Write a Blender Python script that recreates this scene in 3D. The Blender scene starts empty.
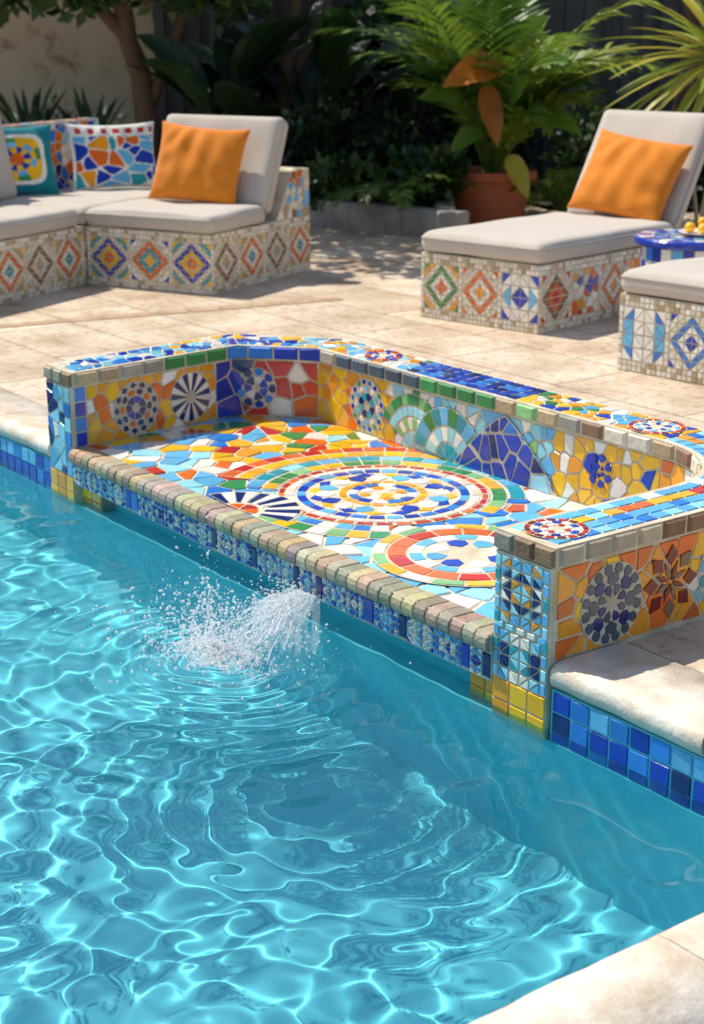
import bpy, bmesh, math, random
import numpy as np
from mathutils import Vector, Matrix
random.seed(11); np.random.seed(11)
PI=math.pi; rad=math.radians
S=bpy.context.scene; COL=S.collection
# ------------------------------------------------------------------ camera frame
FP=1600.0; TH=math.atan(490/1600.0); ST=math.sin(TH); CT=math.cos(TH); CAMZ=1.85
FW=Vector((-.8007,.599,0)); RT=Vector((.599,.8007,0))
def W(r,q,z=0): return Vector((FW.x*q+RT.x*r, FW.y*q+RT.y*r, z))
def G(px,py,z=0):
    u=px-352; v=py-512; t=(CAMZ-z)/(FP*ST+CT*v)
    return W(u*t,(FP*CT-ST*v)*t,z)
cd=bpy.data.cameras.new('camera'); cam=bpy.data.objects.new('camera',cd); COL.objects.link(cam)
c_=FW*CT-Vector((0,0,ST)); up_=FW*ST+Vector((0,0,CT))
m=Matrix.Identity(4)
for i in range(3):
    m[i][0]=RT[i]; m[i][1]=up_[i]; m[i][2]=-c_[i]
m[2][3]=CAMZ
cam.matrix_world=m
cd.sensor_fit='VERTICAL'; cd.sensor_height=24; cd.sensor_width=16.5; cd.lens=FP/1024*24
cd.clip_start=.05; cd.clip_end=500
cd.dof.use_dof=True; cd.dof.focus_distance=4.9; cd.dof.aperture_fstop=2.6
S.camera=cam
# ------------------------------------------------------------------ light
SV=Vector((-.50,-.15,.85)).normalized()
el=math.asin(SV.z)
w=bpy.data.worlds.new('World'); S.world=w; w.use_nodes=True
nt=w.node_tree; bg=nt.nodes['Background']; sk=nt.nodes.new('ShaderNodeTexSky'); sk.sky_type='NISHITA'; sk.sun_disc=False
sk.sun_elevation=el; sk.sun_rotation=math.atan2(SV.x,SV.y); nt.links.new(sk.outputs[0],bg.inputs[0]); bg.inputs[1].default_value=.14
sd=bpy.data.lights.new('sun','SUN'); sd.energy=5.0; sd.angle=rad(.5); sd.color=(1,.94,.83)
so=bpy.data.objects.new('sun',sd); COL.objects.link(so); so.rotation_euler=SV.to_track_quat('Z','Y').to_euler(); so.location=(0,0,8)
try: sd.cycles.is_caustics_light=True
except Exception: pass
S.view_settings.view_transform='Standard'; S.view_settings.look='None'; S.view_settings.exposure=0
# ------------------------------------------------------------------ colours
def hx(h):
    o=[]
    for i in (0,2,4):
        c=int(h[i:i+2],16)/255
        o.append(c/12.92 if c<=.04045 else ((c+.055)/1.055)**2.4)
    return tuple(o)
P={k:hx(v) for k,v in dict(royal='173db0',navy='16286a',blue='2f7fd2',sky='66b6e2',cyan='9adbe8',teal='2a9fac',green='3c8f4b',
 lgreen='8abf7a',yellow='f7bd1a',amber='f0a020',orange='e66c1a',red='c9321b',dred='7c1d18',white='f2ecde',cream='e6dac2',
 grey='a89f90',brown='86664a',tan='bfa67f',slate='4a5868',stone_a='b3a68e',stone_b='c6b898',stone_c='a0937f').items()}
def cols(s): return [P[k] for k in s.split()]
def pick(s): return lambda u,v,c=cols(s): random.choice(c)
# ------------------------------------------------------------------ materials
def newmat(name):
    mt=bpy.data.materials.new(name); mt.use_nodes=True
    return mt,mt.node_tree,mt.node_tree.nodes['Principled BSDF']
def N(nt,t,**k):
    n=nt.nodes.new('ShaderNode'+t)
    for a,b in k.items(): setattr(n,a,b)
    return n
def noise_col(nt,scale,detail=4,coord='Object',rough=.6):
    tc=N(nt,'TexCoord'); nz=N(nt,'TexNoise'); nz.inputs['Scale'].default_value=scale; nz.inputs['Detail'].default_value=detail; nz.inputs['Roughness'].default_value=rough
    nt.links.new(tc.outputs[coord],nz.inputs['Vector']); return nz
def attr_mat(name,rough=.2,var=.25,vscale=40,bump=0,bscale=60,trans=0,coat=0,spec=.5,sheen=0):
    mt,nt,b=newmat(name); L=nt.links
    a=N(nt,'Attribute'); a.attribute_name='Col'
    nz=noise_col(nt,vscale); mr=N(nt,'MapRange'); mr.inputs[3].default_value=1-var; mr.inputs[4].default_value=1+var
    L.new(nz.outputs[0],mr.inputs[0])
    mx=N(nt,'VectorMath',operation='SCALE'); L.new(a.outputs['Color'],mx.inputs[0]); L.new(mr.outputs[0],mx.inputs['Scale'])
    L.new(mx.outputs[0],b.inputs['Base Color'])
    b.inputs['Roughness'].default_value=rough; b.inputs['Specular IOR Level'].default_value=spec
    if coat: b.inputs['Coat Weight'].default_value=coat; b.inputs['Coat Roughness'].default_value=.06
    if sheen: b.inputs['Sheen Weight'].default_value=sheen
    if bump:
        n2=noise_col(nt,bscale); bp=N(nt,'Bump'); bp.inputs['Strength'].default_value=bump; bp.inputs['Distance'].default_value=.01
        L.new(n2.outputs[0],bp.inputs['Height']); L.new(bp.outputs[0],b.inputs['Normal'])
    if trans:
        tr=N(nt,'BsdfTranslucent'); ms=N(nt,'MixShader'); ms.inputs[0].default_value=trans
        L.new(mx.outputs[0],tr.inputs[0]); L.new(b.outputs[0],ms.inputs[1]); L.new(tr.outputs[0],ms.inputs[2])
        L.new(ms.outputs[0],nt.nodes['Material Output'].inputs[0])
    return mt
def plain_mat(name,c,c2,scale,rough=.8,bump=.2,bscale=None,dist=.01,detail=6):
    mt,nt,b=newmat(name); L=nt.links
    nz=noise_col(nt,scale,detail); cr=N(nt,'ValToRGB'); cr.color_ramp.elements[0].position=.35; cr.color_ramp.elements[1].position=.68
    cr.color_ramp.elements[0].color=(*c,1); cr.color_ramp.elements[1].color=(*c2,1)
    L.new(nz.outputs[0],cr.inputs[0]); L.new(cr.outputs[0],b.inputs['Base Color']); b.inputs['Roughness'].default_value=rough
    if bump:
        n2=noise_col(nt,bscale or scale*4,6); bp=N(nt,'Bump'); bp.inputs['Strength'].default_value=bump; bp.inputs['Distance'].default_value=dist
        L.new(n2.outputs[0],bp.inputs['Height']); L.new(bp.outputs[0],b.inputs['Normal'])
    return mt
M={}
M['tile']=attr_mat('glazed_tile',.16,.2,30,.1,24,coat=.25)
M['matte_tile']=attr_mat('stone_tile',.55,.4,22,.5,70)
M['grout']=plain_mat('grout',hx('bdae92'),hx('e0d4bc'),9,.9,.3,150)
M['greygrout']=plain_mat('grey_grout',hx('8d8474'),hx('b3a894'),25,.9,.3,150)
M['leaf']=attr_mat('leaf',.42,.3,6,0,trans=.3)
M['bark']=attr_mat('bark',.85,.45,14,.7,40)
M['fabric']=attr_mat('cloth',.9,.09,5,.3,200,sheen=.2,spec=.2)
M['terracotta']=attr_mat('terracotta',.75,.25,9,.25,60)
M['paint']=attr_mat('weathered_paint',.6,.3,5,.2,40)
M['fruit']=attr_mat('fruit_skin',.35,.12,12,.1,150)
# travertine deck
def deck_mat():
    mt,nt,b=newmat('travertine_paving'); L=nt.links
    tc=N(nt,'TexCoord'); br=N(nt,'TexBrick'); br.offset=.5
    br.inputs['Scale'].default_value=1; br.inputs['Brick Width'].default_value=.9; br.inputs['Row Height'].default_value=.6
    br.inputs['Mortar Size'].default_value=.008; br.inputs['Mortar Smooth'].default_value=.25
    br.inputs['Color1'].default_value=(.56,.455,.345,1); br.inputs['Color2'].default_value=(.71,.60,.475,1); br.inputs['Mortar'].default_value=(.32,.24,.17,1)
    mp=N(nt,'Mapping'); mp.inputs['Location'].default_value=(.2,.13,0)
    L.new(tc.outputs['Object'],mp.inputs[0]); L.new(mp.outputs[0],br.inputs['Vector'])
    n1=noise_col(nt,1.9,9); cr=N(nt,'ValToRGB'); cr.color_ramp.elements[0].position=.34; cr.color_ramp.elements[1].position=.62
    cr.color_ramp.elements[0].color=(.70,.61,.51,1); cr.color_ramp.elements[1].color=(1.12,1.11,1.09,1)
    L.new(n1.outputs[0],cr.inputs[0])
    mx=N(nt,'Mix',data_type='RGBA',blend_type='MULTIPLY'); mx.inputs[0].default_value=1
    L.new(br.outputs['Color'],mx.inputs[6]); L.new(cr.outputs[0],mx.inputs[7]); 
    n3=noise_col(nt,18,7); cr3=N(nt,'ValToRGB'); cr3.color_ramp.elements[0].position=.36; cr3.color_ramp.elements[0].color=(.70,.61,.52,1); cr3.color_ramp.elements[1].position=.5; cr3.color_ramp.elements[1].color=(1,1,1,1)
    L.new(n3.outputs[0],cr3.inputs[0])
    m3=N(nt,'Mix',data_type='RGBA',blend_type='MULTIPLY'); m3.inputs[0].default_value=.85
    L.new(mx.outputs[2],m3.inputs[6]); L.new(cr3.outputs[0],m3.inputs[7]); L.new(m3.outputs[2],b.inputs['Base Color'])
    b.inputs['Roughness'].default_value=.6
    bp=N(nt,'Bump'); bp.inputs['Strength'].default_value=.5; bp.inputs['Distance'].default_value=.005
    ad=N(nt,'Math',operation='ADD'); mu=N(nt,'Math',operation='MULTIPLY'); mu.inputs[1].default_value=-1.5
    L.new(br.outputs['Fac'],mu.inputs[0]); L.new(mu.outputs[0],ad.inputs[0]); L.new(n3.outputs[0],ad.inputs[1]); L.new(ad.outputs[0],bp.inputs['Height']); L.new(bp.outputs[0],b.inputs['Normal'])
    return mt
M['deck']=deck_mat()
M['band']=plain_mat('tan_stone_band',hx('a5886a'),hx('c4a98a'),7,.65,.3,60,.006,8)
M['coping']=plain_mat('pale_stone',hx('c7b499'),hx('f0e7d9'),6,.55,.45,40,.01,9)
M['kerbstone']=plain_mat('grey_stone',hx('7a766f'),hx('a39e95'),4,.85,.4,30)
M['soil']=plain_mat('soil',(.018,.013,.009),(.045,.032,.02),8,.95,.6,30,.03)
M['plaster']=plain_mat('pool_plaster',(.085,.49,.585),(.125,.58,.665),2.5,.6,.05,20)
def wall_mat():
    mt,nt,b=newmat('old_plaster'); L=nt.links
    nz=noise_col(nt,1.1,7); cr=N(nt,'ValToRGB'); e=cr.color_ramp.elements
    e[0].position=.36; e[0].color=(*hx('7d6248'),1); e[1].position=.44; e[1].color=(*hx('cdb99c'),1); x=e.new(.7); x.color=(*hx('dccbb2'),1)
    L.new(nz.outputs[0],cr.inputs[0]); L.new(cr.outputs[0],b.inputs['Base Color']); b.inputs['Roughness'].default_value=.9
    bp=N(nt,'Bump'); bp.inputs['Strength'].default_value=.5; bp.inputs['Distance'].default_value=.03; L.new(nz.outputs[0],bp.inputs['Height']); L.new(bp.outputs[0],b.inputs['Normal'])
    return mt
M['oldwall']=wall_mat()
def water_mat():
    mt=bpy.data.materials.new('pool_water'); mt.use_nodes=True; nt=mt.node_tree; nt.nodes.clear()
    o=N(nt,'OutputMaterial'); g=N(nt,'BsdfGlass'); g.inputs['Color'].default_value=(.9,.985,1,1); g.inputs['Roughness'].default_value=0; g.inputs['IOR'].default_value=1.33
    nt.links.new(g.outputs[0],o.inputs[0]); return mt
M['water']=water_mat()
def spray_mat(name,clear):
    mt,nt,b=newmat(name); b.inputs['Base Color'].default_value=(.97,.985,1,1); b.inputs['Roughness'].default_value=.15
    tr=N(nt,'BsdfTranslucent'); tr.inputs[0].default_value=(.98,.99,1,1); ms=N(nt,'MixShader'); ms.inputs[0].default_value=.55
    nt.links.new(b.outputs[0],ms.inputs[1]); nt.links.new(tr.outputs[0],ms.inputs[2])
    tp=N(nt,'BsdfTransparent'); m2=N(nt,'MixShader'); m2.inputs[0].default_value=clear
    nt.links.new(ms.outputs[0],m2.inputs[1]); nt.links.new(tp.outputs[0],m2.inputs[2]); nt.links.new(m2.outputs[0],nt.nodes['Material Output'].inputs[0])
    return mt
M['spray']=spray_mat('white_spray',.3); M['sheet']=spray_mat('thin_water_sheet',.80)
# ------------------------------------------------------------------ object helpers
def tag(o,label=None,cat=None,group=None,kind=None):
    if label: o['label']=label
    if cat: o['category']=cat
    if group: o['group']=group
    if kind: o['kind']=kind
    return o
def empty(name,loc,rz=0):
    o=bpy.data.objects.new(name,None); COL.objects.link(o); o.location=loc; o.rotation_euler=(0,0,rz); o.empty_display_size=.1
    return o
class MB:
    def __init__(s): s.V=[];s.F=[];s.C=[];s.M=[]
    def face(s,pts,c=(.5,.5,.5),m=0):
        n=len(s.V); s.V.extend(tuple(p) for p in pts); s.F.append(tuple(range(n,n+len(pts)))); s.C.append(c); s.M.append(m)
    def grid(s,rows,c,m=0,close=False):
        n=len(s.V); k=len(rows[0])
        for r in rows: s.V.extend(tuple(p) for p in r)
        for i in range(len(rows)-1):
            for j in range(k if close else k-1):
                j2=(j+1)%k
                s.F.append((n+i*k+j,n+i*k+j2,n+(i+1)*k+j2,n+(i+1)*k+j)); s.C.append(c); s.M.append(m)
    def box(s,a,b,c=(.5,.5,.5),m=0,xf=None,skip=()):
        x0,y0,z0=a; x1,y1,z1=b
        p=[(x0,y0,z0),(x1,y0,z0),(x1,y1,z0),(x0,y1,z0),(x0,y0,z1),(x1,y0,z1),(x1,y1,z1),(x0,y1,z1)]
        if xf: p=[xf(q) for q in p]
        n=len(s.V); s.V.extend(tuple(q) for q in p)
        for i,f in enumerate([(0,3,2,1),(4,5,6,7),(0,1,5,4),(1,2,6,5),(2,3,7,6),(3,0,4,7)]):
            if i in skip: continue
            s.F.append(tuple(n+j for j in f)); s.C.append(c); s.M.append(m)
    def tube(s,pts,rs,c,n=8,m=0,cap=True):
        pts=[Vector(p) for p in pts]; rows=[]
        for i,p in enumerate(pts):
            d=(pts[min(i+1,len(pts)-1)]-pts[max(i-1,0)])
            if d.length<1e-9: d=Vector((0,0,1))
            d.normalize(); a=d.orthogonal().normalized() if i==0 else (a-d*a.dot(d)).normalized(); b=d.cross(a)
            rows.append([p+(a*math.cos(2*PI*k/n)+b*math.sin(2*PI*k/n))*rs[i] for k in range(n)])
        s.grid(rows,c,m,True)
        if cap: s.face(rows[-1],c,m); s.face(rows[0][::-1],c,m)
    def lathe(s,prof,c,n=32,m=0,o=(0,0,0)):
        rows=[[(o[0]+r*math.cos(2*PI*k/n),o[1]+r*math.sin(2*PI*k/n),o[2]+z) for k in range(n)] for r,z in prof]
        s.grid(rows,c,m,True)
    def tile(s,poly,c,xf,h0=0.,h1=.004,gap=.005,bev=.0015,m=0,jit=.14):
        n=len(poly)
        if n<3: return
        cx=sum(p[0] for p in poly)/n; cy=sum(p[1] for p in poly)/n; inr=9
        for i in range(n):
            p=poly[i];q=poly[(i+1)%n]; ex=q[0]-p[0];ey=q[1]-p[1]; l=math.hypot(ex,ey)
            if l<1e-6: continue
            inr=min(inr,abs((cx-p[0])*ey-(cy-p[1])*ex)/l)
        if inr<gap*.5+.0012: return
        s1=1-gap*.5/inr; s2=max(.25,1-(gap*.5+bev)/inr)
        ta=random.gauss(0,.014); tb=random.gauss(0,.014)
        k=random.uniform(1-jit,1+jit); c=tuple(min(1,max(0,x*k*random.uniform(.96,1.04))) for x in c)
        B=[xf(cx+(p[0]-cx)*s1,cy+(p[1]-cy)*s1,h0) for p in poly]
        T=[xf(cx+(p[0]-cx)*s2,cy+(p[1]-cy)*s2,h1+ta*(p[0]-cx)+tb*(p[1]-cy)) for p in poly]
        o=len(s.V); s.V.extend(B); s.V.extend(T)
        s.F.append(tuple(range(o+n,o+2*n))); s.C.append(c); s.M.append(m)
        for i in range(n):
            j=(i+1)%n; s.F.append((o+i,o+j,o+n+j,o+n+i)); s.C.append(c); s.M.append(m)
    def build(s,name,mats,parent=None,smooth=False,loc=None):
        me=bpy.data.meshes.new(name); me.from_pydata([tuple(v) for v in s.V],[],s.F)
        for mt in (mats if isinstance(mats,(list,tuple)) else [mats]): me.materials.append(mt)
        me.polygons.foreach_set('material_index',s.M)
        a=me.attributes.new('Col','FLOAT_COLOR','FACE')
        arr=np.ones((len(s.F),4),dtype=np.float32); arr[:,:3]=np.array(s.C,dtype=np.float32).reshape(-1,3); a.data.foreach_set('color',arr.ravel())
        if smooth: me.polygons.foreach_set('use_smooth',[True]*len(s.F))
        me.update()
        o=bpy.data.objects.new(name,me); COL.objects.link(o)
        if parent: o.parent=parent
        if loc is not None: o.location=loc
        return o
def clip(poly,a,b,c):
    out=[];n=len(poly)
    for i in range(n):
        p=poly[i];q=poly[(i+1)%n]; dp=a*p[0]+b*p[1]-c; dq=a*q[0]+b*q[1]-c
        if dp<=0: out.append(p)
        if dp*dq<0:
            t=dp/(dp-dq); out.append((p[0]+(q[0]-p[0])*t,p[1]+(q[1]-p[1])*t))
    return out
def cliprect(poly,b):
    for a in ((-1,0,-b[0]),(1,0,b[1]),(0,-1,-b[2]),(0,1,b[3])):
        poly=clip(poly,*a)
        if len(poly)<3: return []
    return poly
def mosaic(mb,u0,u1,v0,v1,size,colfn,xf,h0=0,h1=.004,gap=.006,bev=.0015,jit=.48,m=0,drop=.14,an=1.0,cp=None):
    nu=max(1,round((u1-u0)/(size*an))); nv=max(1,round((v1-v0)/size)); du=(u1-u0)/nu; dv=(v1-v0)/nv
    Q=[(u0+(i+.5+random.uniform(-jit,jit))*du, v0+(j+.5+random.uniform(-jit,jit))*dv) for j in range(nv) for i in range(nu)]
    Q=np.array([q for q in Q if random.random()>drop] or Q)
    for i in range(len(Q)):
        d=((Q-Q[i])**2).sum(1); idx=np.argsort(d)[1:22]; p=Q[i]
        c=colfn(p[0],p[1])
        if c is None: continue
        poly=[(u0,v0),(u1,v0),(u1,v1),(u0,v1)]
        for j in idx:
            q=Q[j]; a=q-p; poly=clip(poly,a[0],a[1],float(a.dot(p+q))/2)
            if len(poly)<3: break
        if cp:
            for h in cp:
                if len(poly)>2: poly=clip(poly,*h)
        pl=[]
        for k in range(len(poly)):
            e=poly[k];f=poly[(k+1)%len(poly)]
            if math.hypot(e[0]-f[0],e[1]-f[1])>.004: pl.append(e)
        mb.tile(pl,c,xf,h0,h1,gap,bev,m)
def hplanes(pts):
    o=[]
    for i in range(len(pts)):
        p=pts[i];q=pts[(i+1)%len(pts)]; a=q[1]-p[1]; b=-(q[0]-p[0]); o.append((a,b,a*p[0]+b*p[1]))
    return o
def medal(mb,cu,cv,R,rings,xf,h0=.0055,h1=.0085,a0=0,a1=2*PI,bounds=None,gap=.0038,gm=1,disc=True,su=1):
    def pt(r,a): return (cu+R*r*math.cos(a)*su,cv+R*r*math.sin(a))
    full=abs(a1-a0-2*PI)<1e-6
    if disc:
        rr=max(r[1] for r in rings)+.01; ri=min(r[0] for r in rings)
        if full or ri<.02:
            poly=[pt(rr,a0+(a1-a0)*k/40) for k in range(40 if full else 41)]
            if not full: poly.append((cu,cv))
            if bounds: poly=cliprect(poly,bounds)
            if len(poly)>2: mb.face([xf(p[0],p[1],h0) for p in poly],(.5,.5,.5),gm)
        else:
            for k in range(24):
                t0=a0+(a1-a0)*k/24; t1=a0+(a1-a0)*(k+1)/24; poly=[pt(rr,t0),pt(rr,t1),pt(ri-.01,t1),pt(ri-.01,t0)]
                if bounds: poly=cliprect(poly,bounds)
                if len(poly)>2: mb.face([xf(p[0],p[1],h0) for p in poly],(.5,.5,.5),gm)
    for (r0,r1,n,cl,kind,ph) in rings:
        cl=cols(cl)
        for k in range(n):
            b0=a0+(a1-a0)*(k+ph)/n; b1=a0+(a1-a0)*(k+1+ph)/n; bm=(b0+b1)/2; dl=(b1-b0)/2; rm=(r0+r1)/2
            if kind=='s':
                po=[pt(r1,b0),pt(r1,(b0+bm)/2),pt(r1,bm),pt(r1,(bm+b1)/2),pt(r1,b1)]
                po+= [pt(r0,b1),pt(r0,bm),pt(r0,b0)] if r0>.001 else [(cu,cv)]
            elif kind=='p': po=[pt(r0,bm),pt(rm*.9+.1*r0,bm-dl*.9),pt(r1*.9+.1*r0,bm-dl*.65),pt(r1,bm),pt(r1*.9+.1*r0,bm+dl*.65),pt(rm*.9+.1*r0,bm+dl*.9)]
            elif kind=='d': po=[pt(r0,bm),pt(rm,bm-dl*.85),pt(r1,bm),pt(rm,bm+dl*.85)]
            if bounds: po=cliprect(po,bounds)
            if len(po)>2: mb.tile(po,cl[k%len(cl)],xf,h0,h1,gap,.001)
def tilerow(mb,u0,u1,v0,v1,n,colfn,xf,h0=0,h1=.004,gap=.006,bev=.002,m=0,jit=.14):
    d=(u1-u0)/n
    for k in range(n):
        a=u0+d*k; b=a+d; mb.tile([(a,v0),(b,v0),(b,v1),(a,v1)],colfn((a+b)/2,(v0+v1)/2),xf,h0,h1,gap,bev,m,jit)
def kaleido(mb,u0,u1,v0,v1,n,nv,pal,xf,seed,mode=0,gap=.005,h1=.004):
    pal=cols(pal); rg=random.Random(seed); tab={}
    du=(u1-u0)/n; dv=(v1-v0)/nv
    for i in range(n):
        for j in range(nv):
            a=u0+i*du; b=a+du; c=v0+j*dv; d=c+dv
            left=i<n/2; low=j<nv/2
            q=[(a,c),(b,c),(b,d),(a,d)]
            if left==low: tr=[[q[0],q[1],q[3]],[q[1],q[2],q[3]]]
            else: tr=[[q[0],q[1],q[2]],[q[0],q[2],q[3]]]
            for po in tr:
                mx=sum(p[0] for p in po)/3; my=sum(p[1] for p in po)/3
                du_=abs(mx-(u0+u1)/2)/((u1-u0)/2); dv_=abs(my-(v0+v1)/2)/((v1-v0)/2)
                if mode==0: c_=pal[min(len(pal)-1,int((du_+dv_)*.5*n*.999))]
                else:
                    key=(round(du_,2),round(dv_,2))
                    if mode==2: key=(min(key),max(key))
                    if key not in tab: tab[key]=rg.choice(pal)
                    c_=tab[key]
                mb.tile(po,c_,xf,0,h1,gap,.001)
# ================================================================== SETTING
WZ=-.20; FZ=-1.10
BL,BR_=-6.26,-3.45      # bench bay
mb=MB()
X0,X1,Y0,Y1=-9.0,-2.0,-2.0,3.2
E=90
for (a,b,c,d) in ((-E,X0,-E,E),(X1,E,-E,E),(X0,X1,Y1,E),(X0,X1,-E,Y0)): mb.face([(a,c,0),(b,c,0),(b,d,0),(a,d,0)])
tag(mb.build('ground',M['deck']),kind='structure')
# tan border band set in the paving
mb=MB(); p0=G(-120,338); p1=G(345,300); dv_=(p1-p0).normalized(); sv_=Vector((-dv_.y,dv_.x,0))
nb=14; Lb=(p1-p0).length
for k in range(nb):
    a=p0+dv_*(Lb*k/nb+.004); b=p0+dv_*(Lb*(k+1)/nb-.004); mb.face([a+Vector((0,0,.004)),b+Vector((0,0,.004)),b+sv_*.13+Vector((0,0,.004)),a+sv_*.13+Vector((0,0,.004))])
tag(mb.build('paving_border',M['band']),kind='structure')
mb=MB()
mb.face([(X0-.2,Y0-.2,FZ),(X1+.2,Y0-.2,FZ),(X1+.2,Y1+.6,FZ),(X0-.2,Y1+.6,FZ)])
pf=tag(mb.build('pool_floor',M['plaster']),kind='structure')
mb=MB(); YB=3.235
for (a,b,y) in ((X0,BL,Y1),(BL,BR_,YB),(BR_,X1,Y1)): mb.face([(a,y,-.3),(b,y,-.3),(b,y,-.004),(a,y,-.004)])
for x in (BL,BR_): mb.face([(x,Y1,-.3),(x,YB,-.3),(x,YB,-.15),(x,Y1,-.15)])
mb.face([(X1,Y0,FZ),(X1,Y1,FZ),(X1,Y1,-.004),(X1,Y0,-.004)])
mb.face([(X0,Y0,FZ),(X1,Y0,FZ),(X1,Y0,-.004),(X0,Y0,-.004)]); mb.face([(X0,Y0,FZ),(X0,Y1,FZ),(X0,Y1,-.004),(X0,Y0,-.004)])
mb.box((-3.2,3.145,-.2795),(X1,3.199,-.068)); mb.box((X0,3.145,-.2795),(-6.50,3.199,-.068))
mb.box((X0,3.138,FZ),(X1,3.25,-.2805))
pw=tag(mb.build('pool_wall',M['plaster']),kind='structure')
# waterline tile band
mb=MB()
fy=lambda u,v,h:(u,3.144-h,v)
for (a,b) in ((-3.195,-2.0),(-9.0,-6.505)):
    n=round((b-a)/.078)
    for r in range(3):
        z1=-.07-r*.068
        pal=(['blue','royal','sky','royal','blue','sky'] if r==0 else ['royal','royal','blue','navy','royal']) 
        tilerow(mb,a,b,z1-.068,z1,n,lambda u,v:P[random.choice(pal)],fy,0,.004,.007)
fx=lambda u,v,h:(X1-.001-h,u,v)
for r in range(3): tilerow(mb,Y0,3.13,-.13-r*.068,-.065-r*.068,66,lambda u,v:P[random.choice(['royal','blue','navy'])],fx,0,.004,.007)
tag(mb.build('waterline_tiles',[M['tile'],M['grout']]),kind='structure')
# coping stones with rounded noses
mb=MB()
prof=[(.30,.002),(.30,.014),(.04,.016),(.012,.011),(-.006,-.006),(-.010,-.026),(-.008,-.046),(.004,-.062),(.05,-.067)]
def stones(p0,dirv,inn,total,step):
    p0=Vector(p0);d=Vector(dirv);i_=Vector(inn); n=max(1,round(total/step)); st=total/n
    for k in range(n):
        a=k*st+.002; b=(k+1)*st-.002; dz=random.uniform(-.001,.001)
        rows=[]
        for t in np.linspace(0,1,13):
            wob=.003*math.sin(9*(a+(b-a)*t)+k)+.0025*math.sin(31*(a+(b-a)*t))+random.uniform(-.0012,.0012)
            rows.append([p0+d*(a+(b-a)*t)+i_*(o+wob)+Vector((0,0,z+dz)) for o,z in prof])
        mb.grid(rows,(.5,.5,.5)); mb.face(rows[0]); mb.face(rows[-1])
stones((-3.2,3.142,0),(1,0,0),(0,1,0),1.2,.6)
stones((-6.515,3.142,0),(-1,0,0),(0,1,0),2.4,.6)
stones((-2.0,3.14,0),(0,-1,0),(1,0,0),5.1,.85)
cop=tag(mb.build('pool_coping',M['coping'],smooth=True),kind='structure')
# water
xs=np.concatenate([np.linspace(X0,-7.3,60)[:-1],np.linspace(-7.3,X1,560)]); ys=np.concatenate([np.linspace(Y0,.5,120)[:-1],np.linspace(.5,YB-.003,300)])
XX,YY=np.meshgrid(xs,ys)
rg=np.random.RandomState(5)
wx=XX+.05*np.sin(2.3*YY+1.1*XX)+.03*np.sin(5.1*XX-3.3*YY+1); wy=YY+.05*np.sin(2.7*XX-1.9*YY+2)+.03*np.sin(4.3*YY+4.7*XX)
D=np.sqrt((XX+4.28)**2+(YY-2.66)**2)
H=np.zeros_like(XX)
for i in range(30):
    lam=.095*(.225/.095)**(i/29.0); k=2*PI/lam; a=rg.uniform(0,2*PI); ph=rg.uniform(0,2*PI)
    H+=(.60/k**2)*np.sin(k*(wx*math.cos(a)+wy*math.sin(a))+ph)
H+=.0014*np.sin(2*PI*(wx*.5+wy*.9)/.62+1)+.0010*np.sin(2*PI*(wx*.9-wy*.3)/.5)
H*=(.45+.55*np.clip(D/.9,0,1))*(.62+.38*np.clip((2.7-YY)/1.1,0,1))
H+=.0042*np.exp(-D/.55)*np.sin(2*PI*(D+.012*np.sin(5*np.arctan2(YY-2.66,XX+4.28)))/.12)*np.clip(D/.12,0,1)
me=bpy.data.meshes.new('water'); nx,ny=len(xs),len(ys)
V=np.stack([XX.ravel(),YY.ravel(),(WZ+H).ravel()],1)
ii=np.arange((ny-1)*nx).reshape(ny-1,nx)[:,:-1].ravel()
Fq=np.stack([ii,ii+1,ii+nx+1,ii+nx],1)
cx_=V[Fq[:,0],0]; cy_=V[Fq[:,0],1]; keep=(cy_<3.19)|((cx_>BL+.01)&(cx_<BR_-.02)); Fq=Fq[keep]
me.from_pydata(V.tolist(),[],Fq.tolist()); me.materials.append(M['water']); me.polygons.foreach_set('use_smooth',[True]*len(Fq)); me.update()
wo=bpy.data.objects.new('water',me); COL.objects.link(wo); tag(wo,kind='structure')
try:
    wo.cycles.is_caustics_caster=True; pf.cycles.is_caustics_receiver=True; pw.cycles.is_caustics_receiver=True
except Exception as e: print('caustics',e)
# ================================================================== BENCH
ZC0,ZC1=.312,.376; ZS=.03
def arc(cx,cy,r,n=14): return [(cx+r*math.sin(PI/2*k/n),cy+r*math.cos(PI/2*k/n)) for k in range(n+1)]
IN=[(-6.26,3.15),(-6.37,4.07),(-6.07,4.34)]+arc(-3.89,3.90,.44)+[(-3.45,3.15)]
OUT=[(-6.49,3.15),(-6.63,4.20),(-6.16,4.58)]+arc(-3.89,3.90,.68)+[(-3.21,3.15)]
class Path:
    def __init__(s,p):
        s.p=[Vector((a,b)) for a,b in p]; s.c=[0]
        for i in range(len(p)-1): s.c.append(s.c[-1]+(s.p[i+1]-s.p[i]).length)
        s.L=s.c[-1]
    def at(s,t):
        i=0
        while i<len(s.c)-2 and t>s.c[i+1]: i+=1
        d=s.p[i+1]-s.p[i]; f=(t-s.c[i])/(s.c[i+1]-s.c[i]); d2=d.normalized()
        return s.p[i]+d*f,d2
pin=Path(IN); pout=Path(OUT); pmid=Path([((a[0]+b[0])/2,(a[1]+b[1])/2) for a,b in zip(IN,OUT)])
def xin(off=0):
    def f(s_,v,h):
        p,d=pin.at(s_); return (p.x+d.y*(h+off),p.y-d.x*(h+off),v)
    return f
def xout(off=0):
    def f(s_,v,h):
        p,d=pout.at(s_); return (p.x-d.y*(h+off),p.y+d.x*(h+off),v)
    return f
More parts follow.
